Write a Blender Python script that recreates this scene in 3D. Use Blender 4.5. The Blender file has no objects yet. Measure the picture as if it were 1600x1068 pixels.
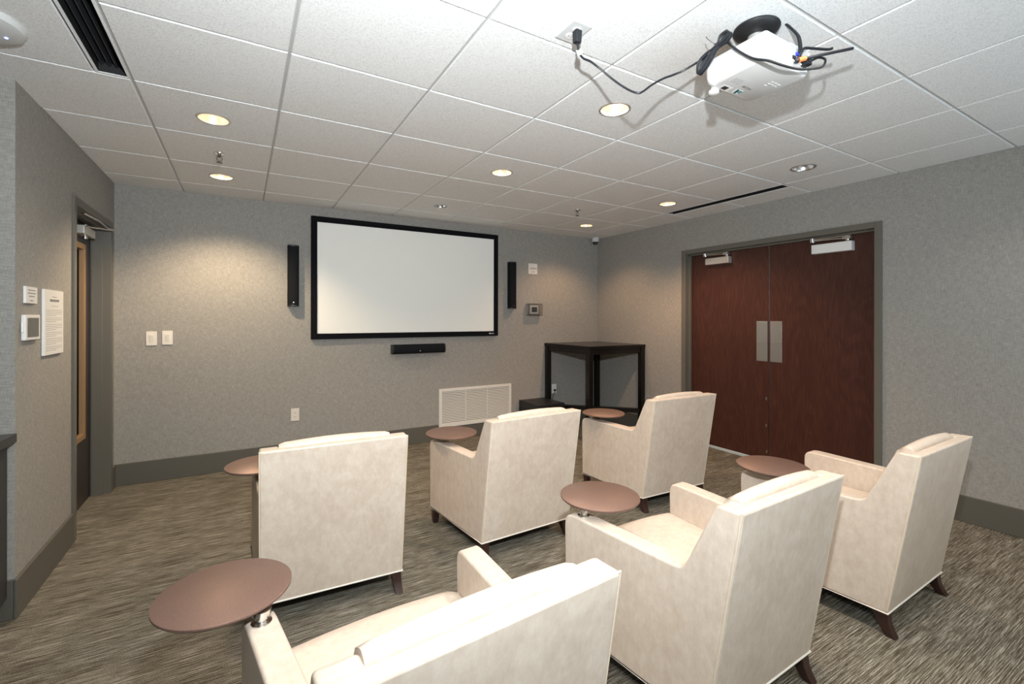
import bpy, bmesh, math, random
from mathutils import Vector, Matrix
random.seed(7)
C = bpy.context.scene.collection
PI = math.pi
H = 2.492            # ceiling height
T = 0.6096           # ceiling grid module
XL, XR, YB = -0.466, 4.715, 0.36
YRET = -1.55         # where the left wall ends and the alcove starts
YEND = -6.7

# ------------------------------------------------------------------ camera
cam = bpy.data.cameras.new('camera'); cam_o = bpy.data.objects.new('camera', cam); C.objects.link(cam_o)
cam.sensor_width = 36.0; cam.lens = 36.0 * 715.98 / 1600; cam.shift_y = -(534 - 496.77) / 1600
cam.clip_start = 0.02
cam_o.matrix_world = (Matrix.Translation((0.4406, -4.5492, 1.392)) @ Matrix.Rotation(-0.5324, 4, 'Z')
                      @ Matrix.Rotation(PI / 2, 4, 'X') @ Matrix.Rotation(0.0014, 4, 'Z'))
bpy.context.scene.camera = cam_o
# ------------------------------------------------------------------ light, exposure
sc = bpy.context.scene
sc.view_settings.view_transform = 'Standard'; sc.view_settings.look = 'None'
sc.view_settings.exposure = 0.27; sc.view_settings.gamma = 1.0; sc.view_settings.use_curve_mapping = False
w = bpy.data.worlds.new('world'); sc.world = w; w.use_nodes = True
w.node_tree.nodes['Background'].inputs[0].default_value = (0.76, 0.87, 1.0, 1)
w.node_tree.nodes['Background'].inputs[1].default_value = 0.05
FLASH_W = 280.0
# lamp watts and colour of each ceiling light, by its place in LIGHTS
CAN_W = {0: (96, (1.0, 0.76, 0.50)), 7: (34, (1.0, 0.60, 0.32)), 8: (68, (1.0, 0.60, 0.34))}
for k_ in (1, 2, 4, 5): CAN_W[k_] = (50 if k_ in (4, 5) else 8, (1.0, 0.78, 0.60))
for k_ in (3, 6, 10, 12, 13, 14): CAN_W[k_] = ({3: 16, 12: 16, 10: 12}.get(k_, 54), (1.0, 0.91, 0.82))
FLASH_C = (0.90, 0.96, 1.0)
fl = bpy.data.lights.new('camera_flash', 'SPOT'); fl.energy = FLASH_W; fl.color = FLASH_C; fl.shadow_soft_size = 0.022
fl.spot_size = math.radians(155); fl.spot_blend = 1.0                # flash head tilted up at the ceiling
flo = bpy.data.objects.new('camera_flash', fl); C.objects.link(flo); flo.location = (0.53, -4.52, 1.80)
flo.rotation_euler = Vector((0.55, 1.2, 0.12)).to_track_quat('-Z', 'Y').to_euler()

al = bpy.data.lights.new('rear_fill_light', 'AREA'); al.shape = 'RECTANGLE'; al.size = 4.0; al.size_y = 1.2; al.energy = 62; al.color = (0.68, 0.86, 1.0)  # unseen fill light, added behind the camera to brighten the ceiling
alo = bpy.data.objects.new('rear_fill_light', al); C.objects.link(alo); alo.location = (2.2, -6.2, 0.6); alo.rotation_euler = (math.radians(165), 0, 0)
# ------------------------------------------------------------------ materials
def mat(name, color, rough=0.6, metal=0.0, spec=0.5, emit=None, es=0.0, trans=0.0):
    m = bpy.data.materials.new(name); m.use_nodes = True
    b = m.node_tree.nodes['Principled BSDF']
    b.inputs['Base Color'].default_value = (*color, 1); b.inputs['Roughness'].default_value = rough
    b.inputs['Metallic'].default_value = metal; b.inputs['Specular IOR Level'].default_value = spec
    if emit: b.inputs['Emission Color'].default_value = (*emit, 1); b.inputs['Emission Strength'].default_value = es
    if trans: b.inputs['Transmission Weight'].default_value = trans
    return m
def nodes(m):
    return m.node_tree.nodes, m.node_tree.links, m.node_tree.nodes['Principled BSDF']
def coords(m, scale, rot=(0, 0, 0)):
    N, L, b = nodes(m)
    t = N.new('ShaderNodeTexCoord'); mp = N.new('ShaderNodeMapping'); mp.inputs['Scale'].default_value = scale
    mp.inputs['Rotation'].default_value = rot
    L.new(t.outputs['Object'], mp.inputs['Vector']); return mp.outputs['Vector']
def noise(m, vec, scale, detail=2, rough=0.5):
    N, L, b = nodes(m); n = N.new('ShaderNodeTexNoise'); n.inputs['Scale'].default_value = scale
    n.inputs['Detail'].default_value = detail; n.inputs['Roughness'].default_value = rough
    L.new(vec, n.inputs['Vector']); return n.outputs['Fac']
def ramp(m, fac, stops, interp='LINEAR'):
    N, L, b = nodes(m); r = N.new('ShaderNodeValToRGB'); r.color_ramp.interpolation = interp
    e = r.color_ramp.elements
    while len(e) < len(stops): e.new(0.5)
    for k, (p, c) in enumerate(stops): e[k].position = p; e[k].color = (*c, 1)
    L.new(fac, r.inputs['Fac']); return r.outputs['Color']
def mathn(m, op, a, b_):
    N, L, b = nodes(m); n = N.new('ShaderNodeMath'); n.operation = op
    for k, v in ((0, a), (1, b_)):
        if isinstance(v, (int, float)): n.inputs[k].default_value = v
        else: L.new(v, n.inputs[k])
    return n.outputs[0]
def mix(m, fac, a, b_, mode='MIX'):
    N, L, b = nodes(m); n = N.new('ShaderNodeMixRGB'); n.blend_type = mode
    for k, v in ((0, fac), (1, a), (2, b_)):
        if isinstance(v, (int, float)): n.inputs[k].default_value = v
        elif isinstance(v, tuple): n.inputs[k].default_value = (*v, 1)
        else: L.new(v, n.inputs[k])
    return n.outputs[0]
def bump(m, h, strength, dist=0.002):
    N, L, b = nodes(m); n = N.new('ShaderNodeBump'); n.inputs['Strength'].default_value = strength
    n.inputs['Distance'].default_value = dist; L.new(h, n.inputs['Height']); L.new(n.outputs[0], b.inputs['Normal'])
def setcol(m, c):
    N, L, b = nodes(m); L.new(c, b.inputs['Base Color'])

WALLC = (0.312, 0.300, 0.275)
def wall_material():
    m = mat('woven_wallcovering', WALLC, 0.8, spec=0.25)
    hv = noise(m, coords(m, (7, 7, 170)), 4.0, 3, 0.65)        # weft threads
    vv = noise(m, coords(m, (170, 170, 7)), 4.0, 3, 0.65)      # warp threads
    s = mathn(m, 'ADD', mathn(m, 'MULTIPLY', hv, 0.5), mathn(m, 'MULTIPLY', vv, 0.5))
    k = 1.0
    c = ramp(m, s, [(0.36, tuple(v * 0.66 for v in WALLC)), (0.5, WALLC), (0.64, tuple(min(1, v * 1.38) for v in WALLC))])
    big = noise(m, coords(m, (1, 1, 1)), 40, 2)
    c = mix(m, 0.25, c, ramp(m, big, [(0.3, (0.4, 0.4, 0.4)), (0.7, (0.6, 0.6, 0.6))]), 'OVERLAY')
    setcol(m, c); bump(m, s, 0.35, 0.0015); return m
def carpet_material():
    m = mat('striated_carpet', (0.1, 0.09, 0.07), 0.95, spec=0.08)
    a = noise(m, coords(m, (2.6, 135, 1)), 2.0, 2, 0.5)
    b2 = noise(m, coords(m, (9, 290, 1)), 2.0, 1, 0.5)
    fz = noise(m, coords(m, (1, 1, 1)), 380, 2, 0.9)
    big = noise(m, coords(m, (1.2, 6, 1)), 1.6, 2)
    s = mathn(m, 'ADD', mathn(m, 'MULTIPLY', a, 0.6), mathn(m, 'MULTIPLY', b2, 0.4))
    s = mathn(m, 'ADD', s, mathn(m, 'MULTIPLY', mathn(m, 'SUBTRACT', fz, 0.5), 0.85))
    s = mathn(m, 'ADD', s, mathn(m, 'MULTIPLY', mathn(m, 'SUBTRACT', big, 0.5), 0.10))
    c = ramp(m, s, [(0.34, (0.040, 0.032, 0.022)), (0.46, (0.085, 0.072, 0.050)), (0.54, (0.155, 0.138, 0.105)), (0.63, (0.44, 0.42, 0.36))])
    setcol(m, c); bump(m, s, 0.6, 0.004); return m
def leather_material():
    m = mat('cream_leather', (0.62, 0.53, 0.42), 0.36, spec=0.45)
    v = coords(m, (1, 1, 1))
    a = noise(m, coords(m, (1, 1, 0.6)), 34, 4, 0.7); b2 = noise(m, v, 5, 2)
    s = mathn(m, 'ADD', mathn(m, 'MULTIPLY', a, 0.7), mathn(m, 'MULTIPLY', b2, 0.3))
    c = ramp(m, s, [(0.34, (0.53, 0.435, 0.352)), (0.5, (0.59, 0.50, 0.412)), (0.66, (0.65, 0.57, 0.478))])
    setcol(m, c); N, L, b = nodes(m)
    bump(m, noise(m, v, 160, 3), 0.06, 0.002)
    rr = N.new('ShaderNodeMapRange'); rr.inputs['To Min'].default_value = 0.28; rr.inputs['To Max'].default_value = 0.46
    L.new(a, rr.inputs['Value']); L.new(rr.outputs[0], b.inputs['Roughness']); return m
def veneer_material():
    m = mat('mahogany_veneer', (0.05, 0.015, 0.01), 0.38, spec=0.35)
    N, L, b = nodes(m)
    v = coords(m, (1, 2.2, 0.42))
    n1 = N.new('ShaderNodeTexNoise'); n1.inputs['Scale'].default_value = 2.0; n1.inputs['Detail'].default_value = 3; n1.inputs['Distortion'].default_value = 0.8
    L.new(v, n1.inputs['Vector'])
    wv = mathn(m, 'SINE', mathn(m, 'MULTIPLY', n1.outputs['Fac'], 70.0), 0)
    fine = noise(m, coords(m, (1, 110, 3)), 2.5, 3, 0.6)
    s = mathn(m, 'ADD', mathn(m, 'MULTIPLY', wv, 0.05), fine)
    c = ramp(m, s, [(0.3, (0.042, 0.0145, 0.0095)), (0.52, (0.062, 0.0215, 0.0145)), (0.72, (0.092, 0.034, 0.022))])
    setcol(m, c); return m
def tile_material():
    m = mat('mineral_ceiling_tile', (0.76, 0.755, 0.74), 0.9, spec=0.1)
    n = noise(m, coords(m, (1, 1, 1)), 170, 3, 0.75)
    setcol(m, ramp(m, n, [(0.36, (0.66, 0.655, 0.64)), (0.52, (0.86, 0.855, 0.84))]))
    bump(m, n, 0.25, 0.002); return m
def tablet_material():
    m = mat('bronze_brown_laminate', (0.16, 0.09, 0.065), 0.46, metal=0.35, spec=0.5)
    n = noise(m, coords(m, (1, 1, 1)), 500, 2, 0.6)
    setcol(m, ramp(m, n, [(0.3, (0.145, 0.088, 0.068)), (0.7, (0.225, 0.14, 0.11))])); return m

M = dict(
    wall=wall_material(), carpet=carpet_material(), leather=leather_material(), veneer=veneer_material(),
    tile=tile_material(), tablet=tablet_material(),
    tee=mat('painted_grid_tee', (0.50, 0.50, 0.49), 0.5),
    base=mat('taupe_vinyl_baseboard', (0.105, 0.10, 0.083), 0.42),
    frame=mat('taupe_painted_steel', (0.13, 0.122, 0.10), 0.38),
    legwood=mat('dark_walnut_wood', (0.032, 0.014, 0.011), 0.3),
    piping=mat('ivory_welt', (0.80, 0.76, 0.68), 0.4),
    seam=mat('leather_welt', (0.68, 0.58, 0.45), 0.35),
    liner=mat('black_dust_cover', (0.01, 0.01, 0.01), 0.9),
    chrome=mat('polished_steel', (0.75, 0.75, 0.74), 0.14, metal=1.0),
    brushed=mat('brushed_steel', (0.60, 0.59, 0.57), 0.32, metal=1.0),
    silverref=mat('silver_reflector', (0.80, 0.76, 0.73), 0.34, metal=1.0),
    darksteel=mat('dark_steel', (0.16, 0.15, 0.14), 0.35, metal=1.0),
    alu=mat('aluminium_paint', (0.62, 0.60, 0.56), 0.35, metal=0.6),
    warmref=mat('gold_reflector', (0.90, 0.78, 0.66), 0.28, metal=1.0),
    bulb=mat('lamp_glow', (1, 1, 1), 0.5, emit=(1.0, 0.86, 0.70), es=45.0),
    offbulb=mat('unlit_lamp', (0.7, 0.68, 0.64), 0.3),
    black=mat('black_satin', (0.012, 0.012, 0.013), 0.42),
    velvet=mat('black_velvet', (0.006, 0.006, 0.008), 0.85, spec=0.1),
    grille=mat('black_speaker_cloth', (0.009, 0.010, 0.012), 0.85, spec=0.15),
    void=mat('dark_duct', (0.006, 0.006, 0.007), 0.6),
    blade=mat('black_vane', (0.02, 0.022, 0.026), 0.3),
    screen=mat('matte_projection_white', (0.90, 0.90, 0.85), 0.85, spec=0.1),
    white=mat('white_plastic', (0.80, 0.79, 0.76), 0.35),
    projwhite=mat('projector_plastic', (0.66, 0.65, 0.63), 0.4),
    ivory=mat('ivory_plastic', (0.74, 0.69, 0.62), 0.35),
    ventw=mat('white_enamel', (0.72, 0.70, 0.65), 0.4),
    lcd=mat('grey_display', (0.10, 0.105, 0.10), 0.2),
    dkwood=mat('espresso_wood', (0.0075, 0.0058, 0.005), 0.24, spec=0.35),
    counter=mat('black_counter', (0.018, 0.018, 0.019), 0.25),
    cabinet=mat('charcoal_cabinet', (0.035, 0.034, 0.032), 0.5),
    rubber=mat('black_rubber', (0.012, 0.014, 0.018), 0.45),
    ink=mat('grey_ink', (0.16, 0.15, 0.15), 0.8),
    paper=mat('white_paper', (0.76, 0.72, 0.68), 0.8),
    orange=mat('orange_tag', (0.85, 0.22, 0.06), 0.5),
    teal=mat('teal_sticker', (0.03, 0.25, 0.28), 0.5),
    slot=mat('dark_slot', (0.02, 0.02, 0.02), 0.8),
    doorbrown=mat('dark_brown_door', (0.030, 0.021, 0.018), 0.35),
    tan=mat('tan_wood_bead', (0.30, 0.18, 0.085), 0.45),
    glassd=mat('dark_glass', (0.01, 0.01, 0.01), 0.05),
    gaplight=mat('pale_under_door_light', (0.62, 0.72, 0.74), 0.3, metal=0.3),
    led=mat('blue_led', (0.1, 0.1, 0.8), 0.4, emit=(0.3, 0.35, 1.0), es=3.0),
    clear=mat('clear_acrylic', (0.95, 0.95, 0.95), 0.05, trans=1.0),
    dome=mat('grey_enamel', (0.62, 0.63, 0.62), 0.4),
)
M['clear'].node_tree.nodes['Principled BSDF'].inputs['IOR'].default_value = 1.2

# ------------------------------------------------------------------ mesh helpers
def box(bm, x0, x1, y0, y1, z0, z1):
    r = bmesh.ops.create_cube(bm, size=1)
    for v in r['verts']:
        v.co = Vector(((x0 + x1) / 2 + v.co.x * (x1 - x0), (y0 + y1) / 2 + v.co.y * (y1 - y0), (z0 + z1) / 2 + v.co.z * (z1 - z0)))
    return r['verts']
def hexa(bm, bot, top):
    vb = [bm.verts.new(p) for p in bot]; vt = [bm.verts.new(p) for p in top]; n = len(bot)
    bm.faces.new(vb[::-1]); bm.faces.new(vt)
    for k in range(n): bm.faces.new((vb[k], vb[(k + 1) % n], vt[(k + 1) % n], vt[k]))
def lathe(bm, prof, seg=40, axis='Z', loc=(0, 0, 0), close=True):
    rings = []
    for r, z in prof:
        ring = []
        for k in range(seg):
            a = 2 * PI * k / seg
            p = (r * math.cos(a), r * math.sin(a), z)
            if axis == 'X': p = (z, p[0], p[1])
            if axis == 'Y': p = (p[1], z, p[0])
            ring.append(bm.verts.new(Vector(p) + Vector(loc)))
        rings.append(ring)
    for a, b in zip(rings, rings[1:]):
        for k in range(seg): bm.faces.new((a[k], a[(k + 1) % seg], b[(k + 1) % seg], b[k]))
    if close:
        if prof[0][0] > 1e-5: bm.faces.new(rings[0][::-1])
        if prof[-1][0] > 1e-5: bm.faces.new(rings[-1])
def smooth_path(pts, n=6):
    P = [Vector(p) for p in pts]; out = []
    for k in range(len(P) - 1):
        p0 = P[max(k - 1, 0)]; p1 = P[k]; p2 = P[k + 1]; p3 = P[min(k + 2, len(P) - 1)]
        for j in range(n):
            t = j / n
            out.append(0.5 * ((2 * p1) + (-p0 + p2) * t + (2 * p0 - 5 * p1 + 4 * p2 - p3) * t * t + (-p0 + 3 * p1 - 3 * p2 + p3) * t ** 3))
    out.append(P[-1]); return out
def tube(bm, pts, r, seg=8, closed=False, smooth=0):
    P = smooth_path(pts, smooth) if smooth else [Vector(p) for p in pts]
    n = len(P); rings = []; up = Vector((0, 0, 1)); last = None
    for k in range(n):
        if closed: d = (P[(k + 1) % n] - P[k - 1]).normalized()
        else: d = (P[min(k + 1, n - 1)] - P[max(k - 1, 0)]).normalized()
        if last is None:
            a = d.cross(up)
            if a.length < 1e-3: a = d.cross(Vector((1, 0, 0)))
        else: a = last - d * last.dot(d)
        a.normalize(); last = a; b = d.cross(a)
        rings.append([bm.verts.new(P[k] + (a * math.cos(2 * PI * j / seg) + b * math.sin(2 * PI * j / seg)) * r) for j in range(seg)])
    for k in range(n if closed else n - 1):
        A, B = rings[k], rings[(k + 1) % n]
        for j in range(seg): bm.faces.new((A[j], A[(j + 1) % seg], B[(j + 1) % seg], B[j]))
    if not closed: bm.faces.new(rings[0][::-1]); bm.faces.new(rings[-1])
def obj(name, bm, m, parent=None, bevel=0, seg=3, smooth=False, loc=None):
    bmesh.ops.recalc_face_normals(bm, faces=bm.faces)
    me = bpy.data.meshes.new(name); bm.to_mesh(me); bm.free()
    o = bpy.data.objects.new(name, me); C.objects.link(o)
    me.materials.append(M[m] if isinstance(m, str) else m)
    if bevel:
        b = o.modifiers.new('bevel', 'BEVEL'); b.width = bevel; b.segments = seg; b.limit_method = 'ANGLE'; b.angle_limit = math.radians(32)
        b.harden_normals = False
    if bevel or smooth:
        for f in me.polygons: f.use_smooth = True
        if bevel:
            wn = o.modifiers.new('wn', 'WEIGHTED_NORMAL'); wn.keep_sharp = True
        else:
            me.set_sharp_from_angle(angle=math.radians(40))
    if parent: o.parent = parent
    if loc: o.location = loc
    return o
def new(): return bmesh.new()
def bx(name, m, dims, parent=None, bevel=0, seg=2):
    b = new(); box(b, *dims); return obj(name, b, m, parent, bevel, seg)
def tag(o, label, cat, group=None):
    o['label'] = label; o['category'] = cat
    if group: o['group'] = group
    return o
def thing(name, label, cat, loc=(0, 0, 0), rz=0, group=None):
    o = bpy.data.objects.new(name, None); o.empty_display_size = 0.05; C.objects.link(o)
    o.location = loc; o.rotation_euler = (0, 0, rz); return tag(o, label, cat, group)
def struct(o): o['kind'] = 'structure'; return o
def text(name, s, size, m, mw, parent=None, extrude=0.0003, align='CENTER'):
    cu = bpy.data.curves.new(name, 'FONT'); cu.body = s; cu.size = size; cu.extrude = extrude; cu.align_x = align; cu.align_y = 'CENTER'
    t = bpy.data.objects.new(name, cu); C.objects.link(t)
    dg = bpy.context.evaluated_depsgraph_get(); me = bpy.data.meshes.new_from_object(t.evaluated_get(dg))
    bpy.data.objects.remove(t); me.materials.clear(); me.materials.append(M[m]); me.transform(mw)
    o = bpy.data.objects.new(name, me); C.objects.link(o)
    if parent: o.parent = parent
    return o
def copy_tree(o, parent=None):
    c = o.copy(); C.objects.link(c); c.parent = parent
    for ch in list(o.children): copy_tree(ch, c)
    return c

# ------------------------------------------------------------------ room shell
b = new(); box(b, -2.3, XR + 0.12, YEND, YB + 0.12, -0.06, 0.0); struct(obj('floor', b, 'carpet'))
b = new(); box(b, XL - 0.2, XR + 0.12, YB, YB + 0.12, 0, H + 0.05); struct(obj('wall_back', b, 'wall'))
DY0, DY1, DZ = -2.90, -1.12, 2.105           # double door opening in the right wall
b = new(); box(b, XR, XR + 0.16, DY1, YB, 0, H + 0.05); box(b, XR, XR + 0.16, YEND, DY0, 0, H + 0.05)
box(b, XR, XR + 0.16, DY0, DY1, DZ, H + 0.05); struct(obj('wall_right', b, 'wall'))
LY0, LY1, LZ = -0.685, 0.20, 2.105           # single door opening in the left wall
b = new(); box(b, XL - 0.2, XL, YRET + 0.002, LY0, 0, H + 0.05); box(b, XL - 0.2, XL, LY1, YB, 0, H + 0.05)
box(b, XL - 0.2, XL, LY0, LY1, LZ, H + 0.05); struct(obj('wall_left', b, 'wall'))
b = new(); box(b, -2.2, XL - 0.201, YRET, YRET + 0.1, 0, H + 0.05); box(b, XL - 0.201, XL - 0.0003, YRET, YRET + 0.0019, 0, H + 0.05); struct(obj('wall_alcove', b, 'wall'))
b = new(); box(b, -2.3, -2.2, YEND, YRET, 0, H + 0.05); struct(obj('wall_alcove_side', b, 'wall'))

b = new(); box(b, -2.3, XR + 0.16, YEND - 0.1, YEND, 0, H + 0.05); struct(obj('wall_front', b, 'wall'))

# baseboards
def board(name, boxes):
    b = new()
    for d in boxes: box(b, *d)
    return struct(obj(name, b, 'base', None, 0.004, 2))
BH = 0.183
board('baseboard_back', [(XL, 2.362, YB - 0.014, YB + 0.001, 0, BH), (3.318, XR, YB - 0.014, YB + 0.001, 0, BH), (2.362, 3.318, YB - 0.014, YB + 0.001, 0, 0.148)])
board('baseboard_right', [(XR - 0.014, XR + 0.001, -1.072, YB - 0.014, 0, BH), (XR - 0.014, XR + 0.001, YEND, -2.952, 0, BH)])
board('baseboard_left', [(XL - 0.001, XL + 0.014, YRET - 0.014, -0.737, 0, BH), (XL - 0.001, XL + 0.014, 0.252, YB - 0.014, 0, BH)])
board('baseboard_alcove', [(-0.585, XL - 0.001, YRET - 0.014, YRET + 0.001, 0, BH)])

# ------------------------------------------------------------------ ceiling: tegular tiles in a recessed grid
LIGHTS = [(0.300, -0.315), (0.303, -1.52), (0.315, -2.735), (0.305, -3.96), (2.131, -1.525), (2.132, -2.742), (2.13, -3.96),
          (3.955, -0.315), (3.958, -1.52), (3.97, -2.745), (3.96, -3.96), (2.122, -0.303), (0.305, -5.18), (2.13, -5.18), (3.96, -5.18)]
RADH = {(2.122, -0.303): 0.058}
def add_tile(bm, x0, x1, y0, y1, hole=None):
    g = 0.0060; e = 0.003; d = 0.008
    a = (x0 + g, x1 - g, y0 + g, y1 - g); i = (a[0] + e, a[1] - e, a[2] + e, a[3] - e)
    def q(c, z): return [bm.verts.new(p) for p in ((c[0], c[2], z), (c[1], c[2], z), (c[1], c[3], z), (c[0], c[3], z))]
    V0 = q(a, H + d); V1 = q(a, H + 0.003); V2 = q(i, H)
    for A, B in ((V0, V1), (V1, V2)):
        for k in range(4): bm.faces.new((A[k], A[(k + 1) % 4], B[(k + 1) % 4], B[k]))
    if not hole: bm.faces.new(V2); return
    hx, hy, r = hole; n = 40
    ring = [bm.verts.new((hx + r * math.cos(2 * PI * k / n), hy + r * math.sin(2 * PI * k / n), H)) for k in range(n)]
    ang = [math.atan2(v.co.y - hy, v.co.x - hx) % (2 * PI) for v in V2]     # corners, in order
    for s in range(4):
        a0 = ang[s]; a1 = ang[(s + 1) % 4]
        if a1 < a0: a1 += 2 * PI
        ks = [k for k in range(2 * n) if a0 - 1e-4 <= 2 * PI * k / n < a1 - 1e-4]
        seg = [ring[k % n] for k in ks] ; mid = len(seg) // 2
        for q0, q1 in zip(seg[:mid + 1], seg[1:mid + 1]): bm.faces.new([V2[s], q1, q0])
        bm.faces.new([V2[s], V2[(s + 1) % 4], seg[mid]])
        for q0, q1 in zip(seg[mid:], seg[mid + 1:] + [ring[(ks[-1] + 1) % n]]): bm.faces.new([V2[(s + 1) % 4], q1, q0])
    # plaster thickness of the hole
    up = [bm.verts.new((v.co.x, v.co.y, H + 0.012)) for v in ring]
    for k in range(n): bm.faces.new((ring[k], ring[(k + 1) % n], up[(k + 1) % n], up[k]))
bt = new(); bg = new()
for i in range(-4, 8):
    for j in range(-1, 11):
        x0, x1 = i * T, (i + 1) * T; y0, y1 = -(j + 1) * T, -j * T
        x1c = min(x1, XR + 0.006); y1c = min(y1, YB + 0.006); x0c = x0
        if j < 2:
            if i < -1: continue
            x0c = max(x0, XL - 0.006)
        if j == 2 and i < -1: y1c = min(y1c, YRET)
        if i == -1 and j in (3, 4): x1c = -0.128
        if i == 7 and j in (2, 3): x0c = 4.392
        hole = None
        for (lx, ly) in LIGHTS:
            if x0 < lx < x1 and y0 < ly < y1: hole = (lx, ly, RADH.get((lx, ly), 0.071))
        add_tile(bt, x0c, x1c, y0, y1c, hole)
bmesh.ops.recalc_face_normals(bt, faces=bt.faces)
z0, z1 = H + 0.0065, H + 0.012
for i in range(-3, 8):
    box(bg, i * T - 0.013, i * T + 0.013, YEND, YB if i >= 0 else YRET, z0, z1)
for j in range(0, 11):
    xa = XL if j < 3 else -2.2
    for xs_, xe_ in (((xa, 4.27), (4.385, XR)) if j == 3 else ((xa, -0.12), (-0.006, XR)) if j == 4 else ((xa, XR),)):
        box(bg, xs_, xe_, -j * T - 0.013, -j * T + 0.013, z0 + 0.0005, z1)
box(bg, XL - 0.02, XR + 0.02, YB - 0.012, YB + 0.02, z0, z1); box(bg, XR - 0.012, XR + 0.02, YEND, YB, z0, z1)
box(bg, XL - 0.02, XL + 0.012, YRET, YB, z0, z1); box(bg, -2.2, XL, YRET - 0.012, YRET + 0.02, z0, z1)
ceil = struct(obj('ceiling', bt, 'tile'))
g = obj('ceiling_grid', bg, 'tee', ceil)

# linear slot diffusers
def slot(name, label, x0, x1, y0, y1, blades):
    t = thing(name, label, 'air diffuser', ((x0 + x1) / 2, (y0 + y1) / 2, H), group=None)
    cx, cy = (x0 + x1) / 2, (y0 + y1) / 2
    b = new(); tr = 0.011
    for d in ((x0 - tr, x0, y0 - tr, y1 + tr), (x1, x1 + tr, y0 - tr, y1 + tr), (x0, x1, y0 - tr, y0), (x0, x1, y1, y1 + tr)):
        box(b, d[0] - cx, d[1] - cx, d[2] - cy, d[3] - cy, -0.0005, 0.0025)
    obj('frame', b, 'tile', t)
    b = new()
    for d in ((x0 - 0.004, x0, y0, y1), (x1, x1 + 0.004, y0, y1), (x0, x1, y0 - 0.004, y0), (x0, x1, y1, y1 + 0.004)):
        box(b, d[0] - cx, d[1] - cx, d[2] - cy, d[3] - cy, 0.003, 0.14)
    box(b, x0 - cx, x1 - cx, y0 - cy, y1 - cy, 0.14, 0.145)
    obj('plenum', b, 'void', t)
    for k in range(blades):
        xx = x0 + (k + 1) * (x1 - x0) / (blades + 1) - cx
        b = new(); hexa(b, [(xx - 0.014, y0 - cy, 0.030), (xx - 0.010, y0 - cy, 0.030), (xx - 0.010, y1 - cy, 0.030), (xx - 0.014, y1 - cy, 0.030)],
                        [(xx + 0.006, y0 - cy, 0.070), (xx + 0.010, y0 - cy, 0.070), (xx + 0.010, y1 - cy, 0.070), (xx + 0.006, y1 - cy, 0.070)])
        obj('vane', b, 'blade', t)
    return t
slot('slot_diffuser', 'long black slot air diffuser in the ceiling near the left wall corner', -0.114, -0.012, -3.035, -1.845, 3)
slot('slot_diffuser', 'long thin black slot air diffuser in the ceiling above the double doors', 4.276, 4.378, -2.425, -1.232, 0)

# recessed downlights
def can_proto(lit, r=0.071):
    t = thing('recessed_downlight', '', 'ceiling light')
    b = new(); lathe(b, [(r - 0.002, 0.004), (r + 0.001, -0.003), (r + 0.010, -0.0035), (r + 0.013, 0.0), (r + 0.013, 0.002)], 48, close=False)
    obj('trim_ring', b, 'alu' if lit else 'brushed', t, smooth=True)
    b = new(); lathe(b, [(r - 0.002, 0.003), (r - 0.006, 0.03), (r - 0.016, 0.065), (r - 0.030, 0.095)], 48, close=False)
    obj('reflector', b, 'warmref' if lit else 'silverref' if r > .06 else 'chrome', t, smooth=True)
    b = new(); lathe(b, [(0.0001, 0.062), (0.02, 0.064), (0.034, 0.075), (r - 0.026, 0.097), (0.0001, 0.10)], 32)
    obj('bulb', b, 'bulb' if lit else 'offbulb', t, smooth=True)
    return t
lit0 = can_proto(True); off0 = can_proto(False); small0 = can_proto(False, 0.058)
DL = {0: 'glowing warm round recessed ceiling light nearest the back left corner, above the wall switches',
      1: 'warm round ceiling light between the left slot diffuser and the left sprinkler head',
      2: 'round recessed ceiling light cut by the top edge of the photo, upper left',
      4: 'warm round recessed ceiling light in the middle of the ceiling in front of the screen',
      5: 'gold round recessed ceiling light beside the hanging cord, left of the projector',
      7: 'glowing round recessed ceiling light nearest the back right corner and its camera',
      8: 'glowing round ceiling light beside the far end of the slot diffuser by the doors',
      9: 'unlit silver round recessed ceiling light past the near end of the thin slot diffuser',
      11: 'small chrome unlit recessed ceiling fitting close above the projection screen',
      3: 'recessed ceiling light behind the photographer on the left', 6: 'recessed ceiling light behind the photographer in the middle',
      10: 'recessed ceiling light behind the photographer, by the right wall', 12: 'rearmost recessed ceiling light on the left',
      13: 'rearmost recessed ceiling light in the middle', 14: 'rearmost recessed ceiling light on the right'}
used = set(); placed = []
for k, (x, y) in enumerate(LIGHTS):
    src = small0 if k == 11 else off0 if k == 9 else lit0
    o = src if src.name not in used else copy_tree(src)
    used.add(src.name); o.location = (x, y, H); o['label'] = DL[k]; o['group'] = 'round recessed ceiling lights'; placed.append(o)
for k, o in enumerate(placed):
    if k not in (9, 11):
        L_ = bpy.data.lights.new('downlight_lamp', 'SPOT'); L_.energy, L_.color = CAN_W[k]
        L_.spot_size = math.radians(128); L_.spot_blend = 0.65; L_.shadow_soft_size = 0.04
        lo = bpy.data.objects.new('downlight_lamp', L_); C.objects.link(lo); lo.parent = o; lo.location = (0, 0, 0.02)

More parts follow.
